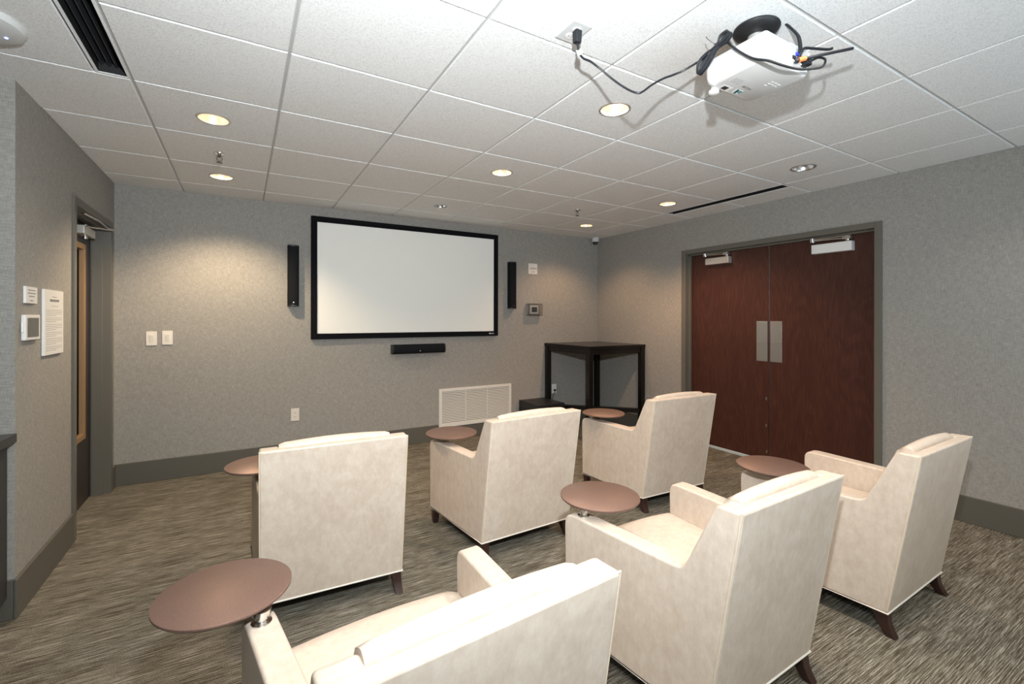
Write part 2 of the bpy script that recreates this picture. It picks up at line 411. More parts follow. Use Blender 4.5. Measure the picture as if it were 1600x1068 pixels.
# sprinkler heads
def sprinkler():
    t = thing('sprinkler_head', '', 'sprinkler')
    b = new(); lathe(b, [(0.036, 0.0), (0.035, -0.004), (0.020, -0.009), (0.012, -0.008)], 32); obj('escutcheon', b, 'chrome', t, smooth=True)
    b = new(); lathe(b, [(0.009, -0.006), (0.009, -0.02), (0.005, -0.024)], 16)
    for s in (-1, 1): tube(b, [(s * 0.008, 0, -0.018), (s * 0.016, 0, -0.032), (s * 0.012, 0, -0.045), (0, 0, -0.052)], 0.0022, 6, smooth=4)
    obj('frame_arms', b, 'darksteel', t, smooth=True)
    b = new(); lathe(b, [(0.0035, -0.05), (0.0035, -0.056), (0.019, -0.058), (0.019, -0.060), (0.0001, -0.061)], 20); obj('deflector', b, 'darksteel', t, smooth=True)
    return t
s0 = sprinkler(); s0.location = (0.309, -0.902, H); s0['label'] = 'chrome fire sprinkler head hanging between the two left warm ceiling lights'; s0['group'] = 'ceiling sprinkler heads'
s1 = copy_tree(s0); s1.location = (3.379, -0.867, H); s1['label'] = 'chrome fire sprinkler head on the ceiling near the back right corner light'

# security camera in the corner and access point at far left
t = thing('security_camera', 'small white dome camera with black lens ball in the back right ceiling corner', 'camera', (4.615, 0.285, H))
b = new(); lathe(b, [(0.050, 0.002), (0.052, -0.01), (0.052, -0.048), (0.046, -0.056), (0.03, -0.057)], 32); obj('housing', b, 'dome', t, smooth=True)
b = new(); lathe(b, [(0.034, -0.056), (0.033, -0.066), (0.027, -0.080), (0.015, -0.090), (0.0001, -0.093)], 28); obj('lens_dome', b, 'black', t, smooth=True)
b = new(); bmesh.ops.create_icosphere(b, subdivisions=2, radius=0.006, matrix=Matrix.Translation((-0.016, -0.024, -0.078))); obj('lens', b, 'chrome', t, smooth=True)
t = thing('wireless_access_point', 'round pale ceiling access point with a blue light, cut by the left edge', 'access point', (-0.423, -2.095, H))
b = new(); lathe(b, [(0.148, 0.0), (0.15, -0.008), (0.143, -0.022), (0.115, -0.033), (0.06, -0.038), (0.0001, -0.040)], 56); obj('housing', b, 'dome', t, smooth=True)
b = new(); lathe(b, [(0.006, 0.0), (0.005, -0.003), (0.0001, -0.004)], 12, loc=(0.088, 0.030, -0.0350)); obj('status_light', b, 'led', t, smooth=True)

# ------------------------------------------------------------------ double door (right wall)
d1 = bpy.data.objects.new('door_1', None); C.objects.link(d1); d1.location = (XR, -2.01, 0); struct(d1); d1['label'] = 'pair of dark mahogany doors in a taupe frame'
def dp(name, m, dims, bevel=0, seg=2, parent=None):       # world box -> child of door_1
    x0, x1, y0, y1, z0, z1 = dims
    return bx(name, m, (x0 - XR, x1 - XR, y0 + 2.01, y1 + 2.01, z0, z1), parent or d1, bevel, seg)
b = new(); P_ = 0.014
def fb(x0, x1, y0, y1, z0, z1): box(b, x0 - XR, x1 - XR, y0 + 2.01, y1 + 2.01, z0, z1)
fb(XR - P_, XR + 0.002, DY1, DY1 + 0.048, 0, DZ + 0.045); fb(XR - P_, XR + 0.002, DY0 - 0.048, DY0, 0, DZ + 0.045); fb(XR - P_, XR + 0.002, DY0, DY1, DZ, DZ + 0.045)
fb(XR - P_ + 0.001, XR + 0.16, DY1 - 0.003, DY1 + 0.01, 0, DZ); fb(XR - P_ + 0.001, XR + 0.16, DY0 - 0.01, DY0 + 0.003, 0, DZ); fb(XR - P_ + 0.001, XR + 0.16, DY0, DY1, DZ - 0.003, DZ + 0.01)
fb(XR + 0.05, XR + 0.082, DY1 - 0.018, DY1, 0, DZ); fb(XR + 0.05, XR + 0.082, DY0, DY0 + 0.018, 0, DZ); fb(XR + 0.05, XR + 0.082, DY0, DY1, DZ - 0.018, DZ)
obj('door_frame', b, 'frame', d1, 0.002, 2)
LX = XR + 0.088
leafA = dp('door_leaf', 'veneer', (LX, LX + 0.045, -2.005, DY1 - 0.006, 0.028, DZ - 0.006), 0.002)
leafB = dp('door_leaf', 'veneer', (LX, LX + 0.045, DY0 + 0.006, -2.012, 0.028, DZ - 0.006), 0.002)
dp('astragal', 'brushed', (LX + 0.01, LX + 0.03, -2.0125, -2.0045, 0.03, DZ - 0.01))
dp('painted_gap_light', 'gaplight', (LX - 0.006, LX + 0.05, DY0 + 0.01, DY1 - 0.01, 0.0, 0.028), 0.003)  # pale strip painted as the light showing under the doors
for y0, y1 in ((-1.995, -1.887), (-2.133, -2.023)):
    o = dp('push_plate', 'brushed', (LX - 0.0035, LX, y0, y1, 0.978, 1.366), 0.001)
    b = new()
    for yy in (y0 + 0.012, y1 - 0.012):
        for zz in (0.992, 1.172, 1.352): lathe(b, [(0.004, 0.0), (0.003, -0.002), (0.0001, -0.0025)], 10, 'X', (LX - 0.0035 - XR, yy + 2.01, zz))
    box(b, LX - 0.0042 - XR, LX - 0.003 - XR, y0 + 2.01, y1 + 2.01, 1.170, 1.1715)
    obj('screw', b, 'chrome', o)
b = new()
for yy, zz in ((-1.985, 0.62), (-1.985, 0.36), (-1.99, 0.11)): box(b, LX - 0.003 - XR, LX - XR, yy - 0.006 + 2.01, yy + 0.006 + 2.01, zz - 0.014, zz + 0.014)
obj('edge_bolt', b, 'brushed', d1)
def closer(y0, y1, m, zb, zt, tilt):
    # housing on the leaf, arms up to the frame head
    t = bpy.data.objects.new('door_closer', None); C.objects.link(t); t.parent = d1; t.location = (LX - XR, (y0 + y1) / 2 + 2.01, 0)
    hw = (y1 - y0) / 2
    b = new(); box(b, -0.058, 0, -hw, hw, zb, zt); obj('housing', b, m, t, 0.005, 2)
    za = zt + 0.028
    b = new()
    tube(b, [(-0.035, -hw * 0.75, za), (-0.085, hw * 0.85, za + 0.004)], 0.0065, 8)
    tube(b, [(-0.085, hw * 0.85, za + 0.012), (-0.060, -hw * 0.1, za + 0.016), (-0.045, -hw * 0.95, za + 0.02)], 0.0055, 8)
    box(b, -0.06, -0.02, -hw * 0.95, -hw * 0.55, za - 0.012, za + 0.010)
    obj('arm', b, 'brushed', t)
    b = new(); 
    lathe(b, [(0.017, za - 0.014), (0.019, za - 0.01), (0.019, za + 0.022), (0.015, za + 0.026)], 18, loc=(-0.085, hw * 0.85, 0))
    lathe(b, [(0.013, zt), (0.016, zt + 0.004), (0.016, za + 0.014), (0.012, za + 0.018)], 18, loc=(-0.035, -hw * 0.75, 0))
    obj('knuckle', b, 'chrome', t, smooth=True)
    return t
closer(-1.62, -1.345, 'alu', 1.965, 2.035, 0)
closer(-2.725, -2.415, 'white', 1.955, 2.035, 0)  # white finish stands in for the flash glare on this housing

# ------------------------------------------------------------------ single door (left wall)
d2 = bpy.data.objects.new('door_2', None); C.objects.link(d2); d2.location = (XL, -0.24, 0); struct(d2); d2['label'] = 'dark brown door with a tall narrow vision panel in the left wall'
OX, OY = XL, -0.24
def lp(name, m, dims, bevel=0, parent=None):
    x0, x1, y0, y1, z0, z1 = dims
    return bx(name, m, (x0 - OX, x1 - OX, y0 - OY, y1 - OY, z0, z1), parent or d2, bevel)
b = new()
def fl_(x0, x1, y0, y1, z0, z1): box(b, x0 - OX, x1 - OX, y0 - OY, y1 - OY, z0, z1)
fl_(XL - 0.002, XL + P_, LY0 - 0.048, LY0, 0, LZ + 0.045); fl_(XL - 0.002, XL + P_, LY1, LY1 + 0.048, 0, LZ + 0.045); fl_(XL - 0.002, XL + P_, LY0, LY1, LZ, LZ + 0.045)
fl_(XL - 0.2, XL + P_ - 0.001, LY0 - 0.01, LY0 + 0.003, 0, LZ); fl_(XL - 0.2, XL + P_ - 0.001, LY1 - 0.003, LY1 + 0.01, 0, LZ); fl_(XL - 0.2, XL + P_ - 0.001, LY0, LY1, LZ - 0.003, LZ + 0.01)
fl_(XL - 0.105, XL - 0.04, LY0, LY0 + 0.016, 0, LZ); fl_(XL - 0.105, XL - 0.04, LY1 - 0.016, LY1, 0, LZ); fl_(XL - 0.105, XL - 0.04, LY0, LY1, LZ - 0.016, LZ)
obj('door_frame', b, 'frame', d2, 0.002, 2)
VX = XL - 0.112                                # leaf face
VY0, VY1, VZ0, VZ1 = -0.30, 0.015, 0.50, 1.925
b = new()
for d in ((LY0 + 0.005, VY0), (VY1, LY1 - 0.005)): box(b, VX - 0.045 - OX, VX - OX, d[0] - OY, d[1] - OY, 0.01, LZ - 0.006)
box(b, VX - 0.045 - OX, VX - OX, VY0 - OY, VY1 - OY, 0.01, VZ0); box(b, VX - 0.045 - OX, VX - OX, VY0 - OY, VY1 - OY, VZ1, LZ - 0.006)
obj('door_leaf', b, 'doorbrown', d2)
b = new(); s_ = 0.032
for d in ((VY0 - 0.01, VY0 + s_, VZ0 - 0.01, VZ1 + 0.01), (VY1 - s_, VY1 + 0.01, VZ0 - 0.01, VZ1 + 0.01), (VY0 + s_, VY1 - s_, VZ0 - 0.01, VZ0 + s_), (VY0 + s_, VY1 - s_, VZ1 - s_, VZ1 + 0.01)):
    box(b, VX - 0.02 - OX, VX + 0.012 - OX, d[0] - OY, d[1] - OY, d[2], d[3])
obj('glazing_bead', b, 'tan', d2, 0.003, 2)
lp('vision_glass', 'glassd', (VX - 0.030, VX - 0.024, VY0 + 0.02, VY1 - 0.02, VZ0 + 0.02, VZ1 - 0.02))
cl = bpy.data.objects.new('door_closer', None); C.objects.link(cl); cl.parent = d2; cl.location = (VX - OX, -0.06 - OY, 0)
b = new(); box(b, 0, 0.062, -0.18, 0.10, 1.985, 2.045); obj('housing', b, 'alu', cl, 0.004, 2)
b = new(); tube(b, [(0.03, -0.02, 2.06), (0.12, 0.12, 2.068), (0.155, 0.16, 2.072)], 0.007); tube(b, [(0.13, 0.14, 2.075), (0.14, -0.18, 2.08), (0.11, -0.42, 2.085)], 0.006)
tube(b, [(0.03, -0.02, 1.965), (0.03, -0.02, 2.07)], 0.014, 12)
obj('arm', b, 'chrome', cl, smooth=True)

# ------------------------------------------------------------------ projection screen and speakers on the back wall
t = thing('projection_screen', 'large wide white projection screen in a black frame on the back wall', 'projection screen', (2.07, YB, 1.79))
def rel(bm, cx, cz, x0, x1, y0, y1, z0, z1): box(bm, x0 - cx, x1 - cx, y0 - YB, y1 - YB, z0 - cz, z1 - cz)
SX0, SX1, SZ0, SZ1 = 1.025, 3.118, 1.180, 2.398; BW = 0.056
b = new()
for d in ((SX0, SX0 + BW, SZ0, SZ1), (SX1 - BW, SX1, SZ0, SZ1), (SX0 + BW, SX1 - BW, SZ0, SZ0 + BW), (SX0 + BW, SX1 - BW, SZ1 - BW, SZ1)):
    rel(b, 2.07, 1.79, d[0], d[1], YB - 0.034, YB, d[2], d[3])
obj('frame', b, 'velvet', t, 0.003, 2)
b = new(); rel(b, 2.07, 1.79, SX0 + 0.03, SX1 - 0.03, YB - 0.024, YB - 0.018, SZ0 + 0.03, SZ1 - 0.03); obj('screen_surface', b, 'screen', t)
mw = Matrix.Translation((SX1 - 0.095 - 2.07, -0.0345, SZ0 + 0.028 - 1.79)) @ Matrix.Rotation(PI / 2, 4, 'X')
b = new()
for k, wd in enumerate((0.018, 0.012, 0.014, 0.010)): rel(b, 2.07, 1.79, SX1 - 0.125 + k * 0.019, SX1 - 0.125 + k * 0.019 + wd, YB - 0.0348, YB - 0.034, SZ0 + 0.024, SZ0 + (0.034 if k < 2 else 0.031))
obj('badge', b, 'white', t)
def speaker(label, cx, cz, wd, ht, dp_, group, horizontal=False):
    t = thing('wall_speaker', label, 'speaker', (cx, YB, cz), group=group)
    # cabinet with rounded front section extruded along its length
    n = 12; prof = [(-wd / 2, 0), (-wd / 2, -dp_ * 0.62)]
    for k in range(1, n): a = PI * k / n; prof.append((-wd / 2 * math.cos(a), -dp_ * 0.62 - dp_ * 0.38 * math.sin(a) ** 0.8))
    prof += [(wd / 2, -dp_ * 0.62), (wd / 2, 0)]
    def ext(bm, z0, z1, sc_=1.0):
        if horizontal:
            hexa(bm, [(z0, y * sc_, x * sc_) for x, y in prof], [(z1, y * sc_, x * sc_) for x, y in prof])
        else: hexa(bm, [(x * sc_, y * sc_, z0) for x, y in prof], [(x * sc_, y * sc_, z1) for x, y in prof])
    b = new(); ext(b, -ht / 2 + 0.012, ht / 2 - 0.012); obj('grille', b, 'grille', t, smooth=True)
    for s in (-1, 1):
        b = new(); ext(b, min(s * (ht / 2 - 0.012), s * ht / 2), max(s * (ht / 2 - 0.012), s * ht / 2), 1.02); obj('end_cap', b, 'black', t, smooth=True)
    p = (0, -dp_ - 0.0005, -ht / 2 + 0.035) if not horizontal else (0.0, -dp_ - 0.0005, -wd / 2 + 0.028)
    b = new(); lathe(b, [(0.0065, 0), (0.006, -0.002), (0.0001, -0.0022)], 16, 'Y', p); obj('emblem', b, 'chrome', t, smooth=True)
    return t
speaker('tall narrow black wall speaker left of the projection screen', 0.866, 1.797, 0.098, 0.585, 0.075, 'upright speakers beside the screen')
speaker('tall narrow black wall speaker right of the projection screen', 3.315, 1.797, 0.096, 0.575, 0.075, 'upright speakers beside the screen')
speaker('horizontal black centre speaker below the projection screen', 2.118, 1.055, 0.098, 0.600, 0.085, None, True)

# ------------------------------------------------------------------ wall plates and signs
def plate(name, label, cat, cx, cz, kind, m='ivory', wd=0.074, ht=0.120, group=None):
    t = thing(name, label, cat, (cx, YB, cz), group=group)
    b = new(); box(b, -wd / 2, wd / 2, -0.007, 0, -ht / 2, ht / 2); obj('wall_plate', b, m, t, 0.003, 2)
    if kind == 'switch':
        b = new(); hexa(b, [(-0.014, -0.0068, -0.031), (0.014, -0.0068, -0.031), (0.014, -0.0068, 0.031), (-0.014, -0.0068, 0.031)],
                        [(-0.014, -0.0085, -0.031), (0.014, -0.0085, -0.031), (0.014, -0.0135, 0.031), (-0.014, -0.0135, 0.031)]); obj('rocker', b, m, t, 0.001, 1)
    else:
        for s in (-1, 1):
            b = new(); box(b, -0.0165, 0.0165, -0.0085, -0.006, s * 0.0205 - 0.013, s * 0.0205 + 0.013); so = obj('socket', b, m, t, 0.003, 2)
            b = new()
            box(b, -0.0075, -0.0052, -0.0089, -0.0084, s * 0.0205 - 0.003, s * 0.0205 + 0.006); box(b, 0.0052, 0.0075, -0.0089, -0.0084, s * 0.0205 - 0.002, s * 0.0205 + 0.006)
            lathe(b, [(0.0022, 0), (0.0001, -0.0004)], 8, 'Y', (0, -0.0086, s * 0.0205 - 0.008)); obj('slots', b, 'slot', so)
    return t
plate('light_switch', 'ivory rocker light switch on the back wall, left of the pair', 'light switch', -0.222, 1.215, 'switch', group='light switches on the back wall')
plate('light_switch', 'ivory rocker light switch on the back wall, right of the pair', 'light switch', -0.113, 1.219, 'switch', group='light switches on the back wall')
plate('power_outlet', 'ivory power outlet low on the back wall, left below the screen', 'outlet', 0.886, 0.452, 'outlet', group='wall outlets')
plate('power_outlet', 'white outlet with a black plug behind the leg of the tall table', 'outlet', 3.868, 0.468, 'outlet', 'white', group='wall outlets')
plate('power_outlet', 'white outlet with a cable plugged in, under the tall table', 'outlet', 3.973, 0.468, 'outlet', 'white', group='wall outlets')

t = thing('return_air_grille', 'wide white louvred return air grille low on the back wall', 'air grille', (2.84, YB, 0.365))
b = new(); W2, H2 = 0.474, 0.219; fr = 0.034
for d in ((-W2, -W2 + fr, -H2, H2), (W2 - fr, W2, -H2, H2), (-W2 + fr, W2 - fr, -H2, -H2 + fr), (-W2 + fr, W2 - fr, H2 - fr, H2)): box(b, d[0], d[1], -0.020, 0, d[2], d[3])
obj('frame', b, 'ventw', t, 0.003, 2)
b = new(); box(b, -W2 + 0.01, W2 - 0.01, -0.003, -0.001, -H2 + 0.01, H2 - 0.01); obj('backing', b, mat('dark_return_duct', (0.045, 0.042, 0.036), 0.9), t)
b = new(); nl = 20
for k in range(nl):
    z = -H2 + fr + (k + 0.5) * (2 * H2 - 2 * fr) / nl
    hexa(b, [(-W2 + fr, -0.016, z - 0.0065), (W2 - fr, -0.016, z - 0.0065), (W2 - fr, -0.005, z + 0.003), (-W2 + fr, -0.005, z + 0.003)],
         [(-W2 + fr, -0.016, z - 0.0045), (W2 - fr, -0.016, z - 0.0045), (W2 - fr, -0.005, z + 0.005), (-W2 + fr, -0.005, z + 0.005)])
obj('louvres', b, 'ventw', t)
for s in (-1, 1):
    b = new(); box(b, s * 0.142 - 0.005, s * 0.142 + 0.005, -0.0185, -0.004, -H2 + fr, H2 - fr); obj('divider', b, 'ventw', t)

t = thing('notice_card', 'small cream notice card with dark print high on the back wall, above the covered thermostat', 'notice', (3.640, YB, 2.022))
b = new(); box(b, -0.066, 0.066, -0.004, 0, -0.066, 0.066); obj('card', b, 'paper', t)
b = new()
for k, (x, w_, h_) in enumerate(((-0.045, 0.010, 0.03), (-0.030, 0.013, 0.032), (-0.012, 0.014, 0.032), (0.006, 0.018, 0.034), (0.028, 0.012, 0.034), (0.046, 0.014, 0.026))):
    box(b, x, x + w_ * 0.35, -0.0046, -0.004, -0.012, -0.012 + h_); box(b, x, x + w_, -0.0046, -0.004, -0.012 + h_ * 0.42, -0.012 + h_ * 0.56)
for k in range(3): box(b, -0.032, 0.030, -0.0046, -0.004, -0.030 - k * 0.009, -0.028 - k * 0.009)
box(b, -0.036, 0.02, -0.0046, -0.004, 0.046, 0.048)
obj('print', b, 'ink', t)
t = thing('thermostat', 'small white thermostat inside a clear cover on the back wall, left above the tall table', 'thermostat', (3.650, YB, 1.500))
b = new(); box(b, -0.066, 0.062, -0.026, 0, -0.054, 0.054); obj('body', b, 'white', t, 0.006, 3)
b = new(); box(b, -0.042, 0.038, -0.0275, -0.026, -0.032, 0.032); obj('display', b, 'lcd', t)
b = new()
for d in ((-0.112, -0.106, -0.062, 0, -0.074, 0.074), (0.090, 0.096, -0.062, 0, -0.074, 0.074), (-0.106, 0.090, -0.062, 0, 0.069, 0.074), (-0.106, 0.090, -0.062, 0, -0.074, -0.069), (-0.112, 0.096, -0.066, -0.062, -0.074, 0.074)): box(b, *d)
obj('clear_cover', b, 'clear', t, 0.002, 2)

# left wall: thermostat, small sign, poster
def lthing(name, label, cat, cy, cz): return thing(name, label, cat, (XL, cy, cz))
t = lthing('touch_thermostat', 'white framed square touch thermostat on the left wall below the small sign', 'thermostat', -1.395, 1.343)
b = new(); box(b, 0, 0.017, -0.092, 0.092, -0.062, 0.062); obj('body', b, 'white', t, 0.004, 2)
b = new(); box(b, 0.017, 0.018, -0.070, 0.070, -0.047, 0.047); obj('display', b, 'lcd', t)
b = new(); box(b, 0.003, 0.013, -0.104, -0.090, -0.024, 0.026); obj('side_clip', b, 'white', t, 0.003, 2)
t = lthing('small_sign', 'small square white sign above the touch thermostat on the left wall', 'sign', -1.388, 1.502)
b = new(); box(b, 0, 0.010, -0.072, 0.072, -0.041, 0.041); obj('panel', b, 'white', t, 0.001, 1)
b = new()
def bars(bm, x, rows, seed):
    R_ = random.Random(seed)
    for (z, y0, y1, h) in rows:
        y = y0
        while y < y1 - 0.003:
            l = min(R_.uniform(0.006, 0.017), y1 - y); box(bm, x, x + 0.0004, y, y + l, z - h / 2, z + h / 2); y += l + 0.0035
bars(b, 0.010, [(0.024, -0.048, 0.048, 0.004), (0.009, -0.05, 0.05, 0.004), (-0.006, -0.035, 0.035, 0.004), (-0.027, -0.022, 0.022, 0.004)], 3)
obj('print', b, 'ink', t)
t = lthing('rules_poster', 'tall white rules notice with small print on the left wall beside the door', 'notice', -1.078, 1.366)
b = new(); box(b, 0, 0.012, -0.147, 0.147, -0.176, 0.176); obj('panel', b, 'white', t, 0.001, 1)
b = new(); rows = []
z = 0.066
for para in (4, 3, 4, 3, 4, 3):
    for k in range(para): rows.append((z, -0.125, 0.125 if k < para - 1 else 0.03, 0.0016)); z -= 0.0098
    z -= 0.0045
rows = [r for r in rows if r[0] > -0.162]
bars(b, 0.012, rows, 5); obj('rules_print', b, 'ink', t)
b = new(); bars(b, 0.012, [(0.138, -0.035, 0.04, 0.003)], 6); obj('heading_print', b, 'ink', t)
b = new(); bars(b, 0.012, [(0.088, -0.05, 0.06, 0.0015)], 8); obj('subheading_print', b, 'ink', t)
mw = Matrix.Translation((0.0124, 0.0, 0.118)) @ Matrix.Rotation(PI / 2, 4, 'Z') @ Matrix.Rotation(PI / 2, 4, 'X')
text('heading', 'THEATER ROOM', 0.019, 'slot', mw, t)

# ------------------------------------------------------------------ counter in the alcove
t = thing('base_cabinet', 'dark grey base cabinet under the black counter at the left edge', 'cabinet', (-0.80, -2.8, 0))
b = new(); box(b, -0.30, 0.295, -1.5, 1.245, 0.10, 0.815); obj('body', b, 'cabinet', t)
b = new(); box(b, -0.30, 0.24, -1.5, 1.245, 0.0, 0.10); obj('toe_kick', b, 'liner', t)
for k in range(4):
    y0 = 1.243 - (k + 1) * 0.62
    b = new(); box(b, 0.295, 0.313, y0 + 0.002, y0 + 0.616, 0.105, 0.812); obj('door', b, 'cabinet', t, 0.002, 2)
b = new(); box(b, -1.10, -0.458, -4.3, YRET - 0.002, 0.8155, 0.856); o = obj('countertop', b, 'counter', None, 0.003, 2)
tag(o, 'black countertop at the left edge of the picture', 'countertop')

# ------------------------------------------------------------------ tall corner table, box under it, cables
t = thing('tall_table', 'tall square espresso wood table standing in the back right corner', 'table', (4.262, -0.092, 0))
hw = 0.445; lg = 0.060
b = new(); box(b, -hw, hw, -hw, hw, 1.040, 1.072); obj('table_top', b, 'dkwood', t, 0.002, 2)
for sx in (-1, 1):
    for sy in (-1, 1):
        x = sx * (hw - lg / 2 - 0.004); y = sy * (hw - lg / 2 - 0.004)
        b = new(); box(b, x - lg / 2, x + lg / 2, y - lg / 2, y + lg / 2, 0, 1.0399); obj('leg', b, 'dkwood', t, 0.002, 2)
for s in (-1, 1):
    b = new(); box(b, -hw + lg, hw - lg, s * (hw - 0.030) - 0.012, s * (hw - 0.030) + 0.012, 0.975, 1.0395); obj('apron', b, 'dkwood', t)
    b = new(); box(b, s * (hw - 0.030) - 0.012, s * (hw - 0.030) + 0.012, -hw + lg, hw - lg, 0.975, 1.0395); obj('apron', b, 'dkwood', t)
b = new(); hexa(b, [(-hw + .03, hw - .07, .235), (-hw + .07, hw - .03, .235), (hw - .03, -hw + .07, .235), (hw - .07, -hw + .03, .235)],
                [(-hw + .03, hw - .07, .285), (-hw + .07, hw - .03, .285), (hw - .03, -hw + .07, .285), (hw - .07, -hw + .03, .285)])
obj('diagonal_stretcher', b, 'dkwood', t)
t = thing('subwoofer', 'low black box on the floor at the foot of the tall corner table', 'subwoofer', (3.61, 0.115, 0))
b = new(); box(b, -0.19, 0.19, -0.22, 0.22, 0.015, 0.372); obj('cabinet', b, 'black', t, 0.006, 2)
for sx in (-1, 1):
    for sy in (-1, 1):
        b = new(); lathe(b, [(0.018, 0), (0.02, 0.015)], 16, loc=(sx * 0.15, sy * 0.18, 0)); obj('foot', b, 'rubber', t)
b = new()
tube(b, [(3.973, YB - 0.012, 0.452), (3.972, YB - 0.030, 0.450), (3.960, YB - 0.036, 0.43), (3.938, YB - 0.034, 0.38), (3.930, YB - 0.030, 0.33), (3.928, YB - 0.028, 0.20), (3.929, YB - 0.028, 0.03), (3.94, YB - 0.028, 0.007), (3.98, YB - 0.03, 0.006)], 0.004, 8, smooth=5)
box(b, 3.962, 3.984, YB - 0.034, YB - 0.009, 0.440, 0.462)
tag(obj('power_cable', b, 'rubber', None, smooth=True), 'thin black cable plugged in the right outlet under the tall table', 'cable')
b = new()
box(b, 3.886, 3.902, YB - 0.034, YB - 0.0075, 0.432, 0.466)
tube(b, [(3.894, YB - 0.030, 0.44), (3.896, YB - 0.034, 0.40), (3.900, YB - 0.030, 0.25), (3.900, YB - 0.028, 0.006)], 0.004, 8, smooth=5)
tag(obj('power_cable', b, 'rubber', None, smooth=True), 'black plug and cable in the left outlet, half behind the table leg', 'cable')

# ------------------------------------------------------------------ projector on the ceiling
px, py = 2.122, -3.52
t = thing('ceiling_projector', 'white projector hanging from a black round ceiling mount', 'projector', (px, py, H))
b = new(); lathe(b, [(0.080, 0.0), (0.082, -0.006), (0.074, -0.018), (0.050, -0.026), (0.030, -0.030), (0.0001, -0.031)], 48); obj('mount_plate', b, 'black', t, smooth=True)
b = new(); lathe(b, [(0.030, -0.028), (0.030, -0.060), (0.036, -0.064), (0.036, -0.078), (0.028, -0.09)], 28)
for k in range(4):
    a = PI / 4 + k * PI / 2
    tube(b, [(0.02 * math.cos(a), 0.02 * math.sin(a), -0.075), (0.10 * math.cos(a), 0.085 * math.sin(a), -0.098), (0.10 * math.cos(a), 0.085 * math.sin(a), -0.115)], 0.006)
obj('mount_neck', b, 'alu', t, smooth=True)
zb, zt = -0.203, -0.107
def loft(bm, secs, n=5, rr=0.028):
    rings = []
    for (x0, x1, y0, y1, z, r) in secs:
        ring = []
        for cx, cy, a0 in ((x1 - r, y1 - r, 0), (x0 + r, y1 - r, PI / 2), (x0 + r, y0 + r, PI), (x1 - r, y0 + r, 3 * PI / 2)):
            for k in range(n + 1):
                a = a0 + PI / 2 * k / n; ring.append(bm.verts.new((cx + r * math.cos(a), cy + r * math.sin(a), z)))
        rings.append(ring)
    for A, B in zip(rings, rings[1:]):
        m_ = len(A)
        for k in range(m_): bm.faces.new((A[k], A[(k + 1) % m_], B[(k + 1) % m_], B[k]))
    bm.faces.new(rings[0][::-1]); bm.faces.new(rings[-1])
X0, X1, Y0, Y1 = -0.138, 0.140, -0.120, 0.122
b = new()
secs = [(X0 + .020, X1 - .012, Y0 + .010, Y1 - .016, zb, .02), (X0 + .010, X1 - .005, Y0 + .004, Y1 - .007, zb + .004, .022), (X0 + .003, X1 - .001, Y0 + .001, Y1 - .002, zb + .013, .022),
        (X0, X1, Y0, Y1, zb + .026, .02), (X0, X1, Y0, Y1, zt - .012, .012), (X0 + .004, X1 - .004, Y0 + .003, Y1 - .004, zt - .003, .012), (X0 + .010, X1 - .010, Y0 + .008, Y1 - .010, zt, .012)]
loft(b, secs); obj('housing', b, 'projwhite', t, smooth=True)
# connector recess on the rear face
b = new(); rx0, rx1, rz0, rz1 = 0.005, 0.128, zb + 0.030, zt - 0.014
for d in ((rx0 - .004, rx0, rz0 - .004, rz1 + .004), (rx1, rx1 + .004, rz0 - .004, rz1 + .004), (rx0, rx1, rz1, rz1 + .004), (rx0, rx1, rz0 - .004, rz0)): box(b, d[0], d[1], Y0 - .006, Y0 + .004, d[2], d[3])
obj('connector_frame', b, 'white', t)
b = new(); box(b, rx0, rx1, Y0 - .002, Y0 + .002, rz0, rz1); pnl = obj('connector_panel', b, 'dome', t)
b = new()
for k, xx in enumerate((0.020, 0.048, 0.078, 0.104)): box(b, xx, xx + 0.018, Y0 - .006, Y0 - .001, rz0 + 0.006, rz0 + 0.017)
obj('socket', b, 'slot', pnl)
b = new(); box(b, 0.040, 0.062, Y0 - .010, Y0 - .001, rz0 + 0.022, rz0 + 0.032); obj('video_socket', b, mat('blue_socket', (0.03, 0.06, 0.5), 0.4), pnl)
# lens on the front face, feet and marks underneath
b = new(); lathe(b, [(0.036, 0.0), (0.036, 0.016), (0.030, 0.018), (0.026, 0.010), (0.0001, 0.012)], 32, 'Y', (-0.055, Y1 - 0.002, (zb + zt) / 2)); obj('lens', b, 'black', t, smooth=True)
for fx, fy in ((X0 + 0.045, Y1 - 0.012),):
    b = new(); lathe(b, [(0.010, 0.004), (0.010, -0.006), (0.019, -0.008), (0.019, -0.018), (0.012, -0.021)], 24, loc=(fx, fy + 0.004, zb)); obj('foot', b, 'white', t, smooth=True)
b = new(); box(b, -0.085, -0.035, 0.072, 0.104, zb - 0.0006, zb + 0.001); o = obj('label_sticker', b, 'paper', t)
b = new(); box(b, -0.078, -0.050, 0.078, 0.098, zb - 0.0012, zb - 0.0005); obj('dark_print', b, 'slot', o)
b = new(); box(b, -0.012, 0.022, 0.066, 0.096, zb - 0.0006, zb + 0.001); o = obj('label_sticker', b, 'paper', t)
b = new(); hexa(b, [(-0.012, .066, zb - .0012), (-0.002, .066, zb - .0012), (0.012, .096, zb - .0012), (0.002, .096, zb - .0012)], [(-0.012, .066, zb - .0004), (-0.002, .066, zb - .0004), (0.012, .096, zb - .0004), (0.002, .096, zb - .0004)])
box(b, 0.010, 0.022, 0.070, 0.086, zb - .0012, zb - .0004); obj('teal_print', b, 'teal', o)
b = new(); box(b, -0.004, 0.006, 0.072, 0.09, zb - .0015, zb - .001); obj('dark_print', b, 'slot', o)
text('brand_lettering', 'RICOH', 0.017, 'ink', Matrix.Translation((0.010, 0.045, zb - 0.0006)) @ Matrix.Rotation(PI, 4, 'X') @ Matrix.Rotation(PI * 0.0, 4, 'Z'), t)
b = new()
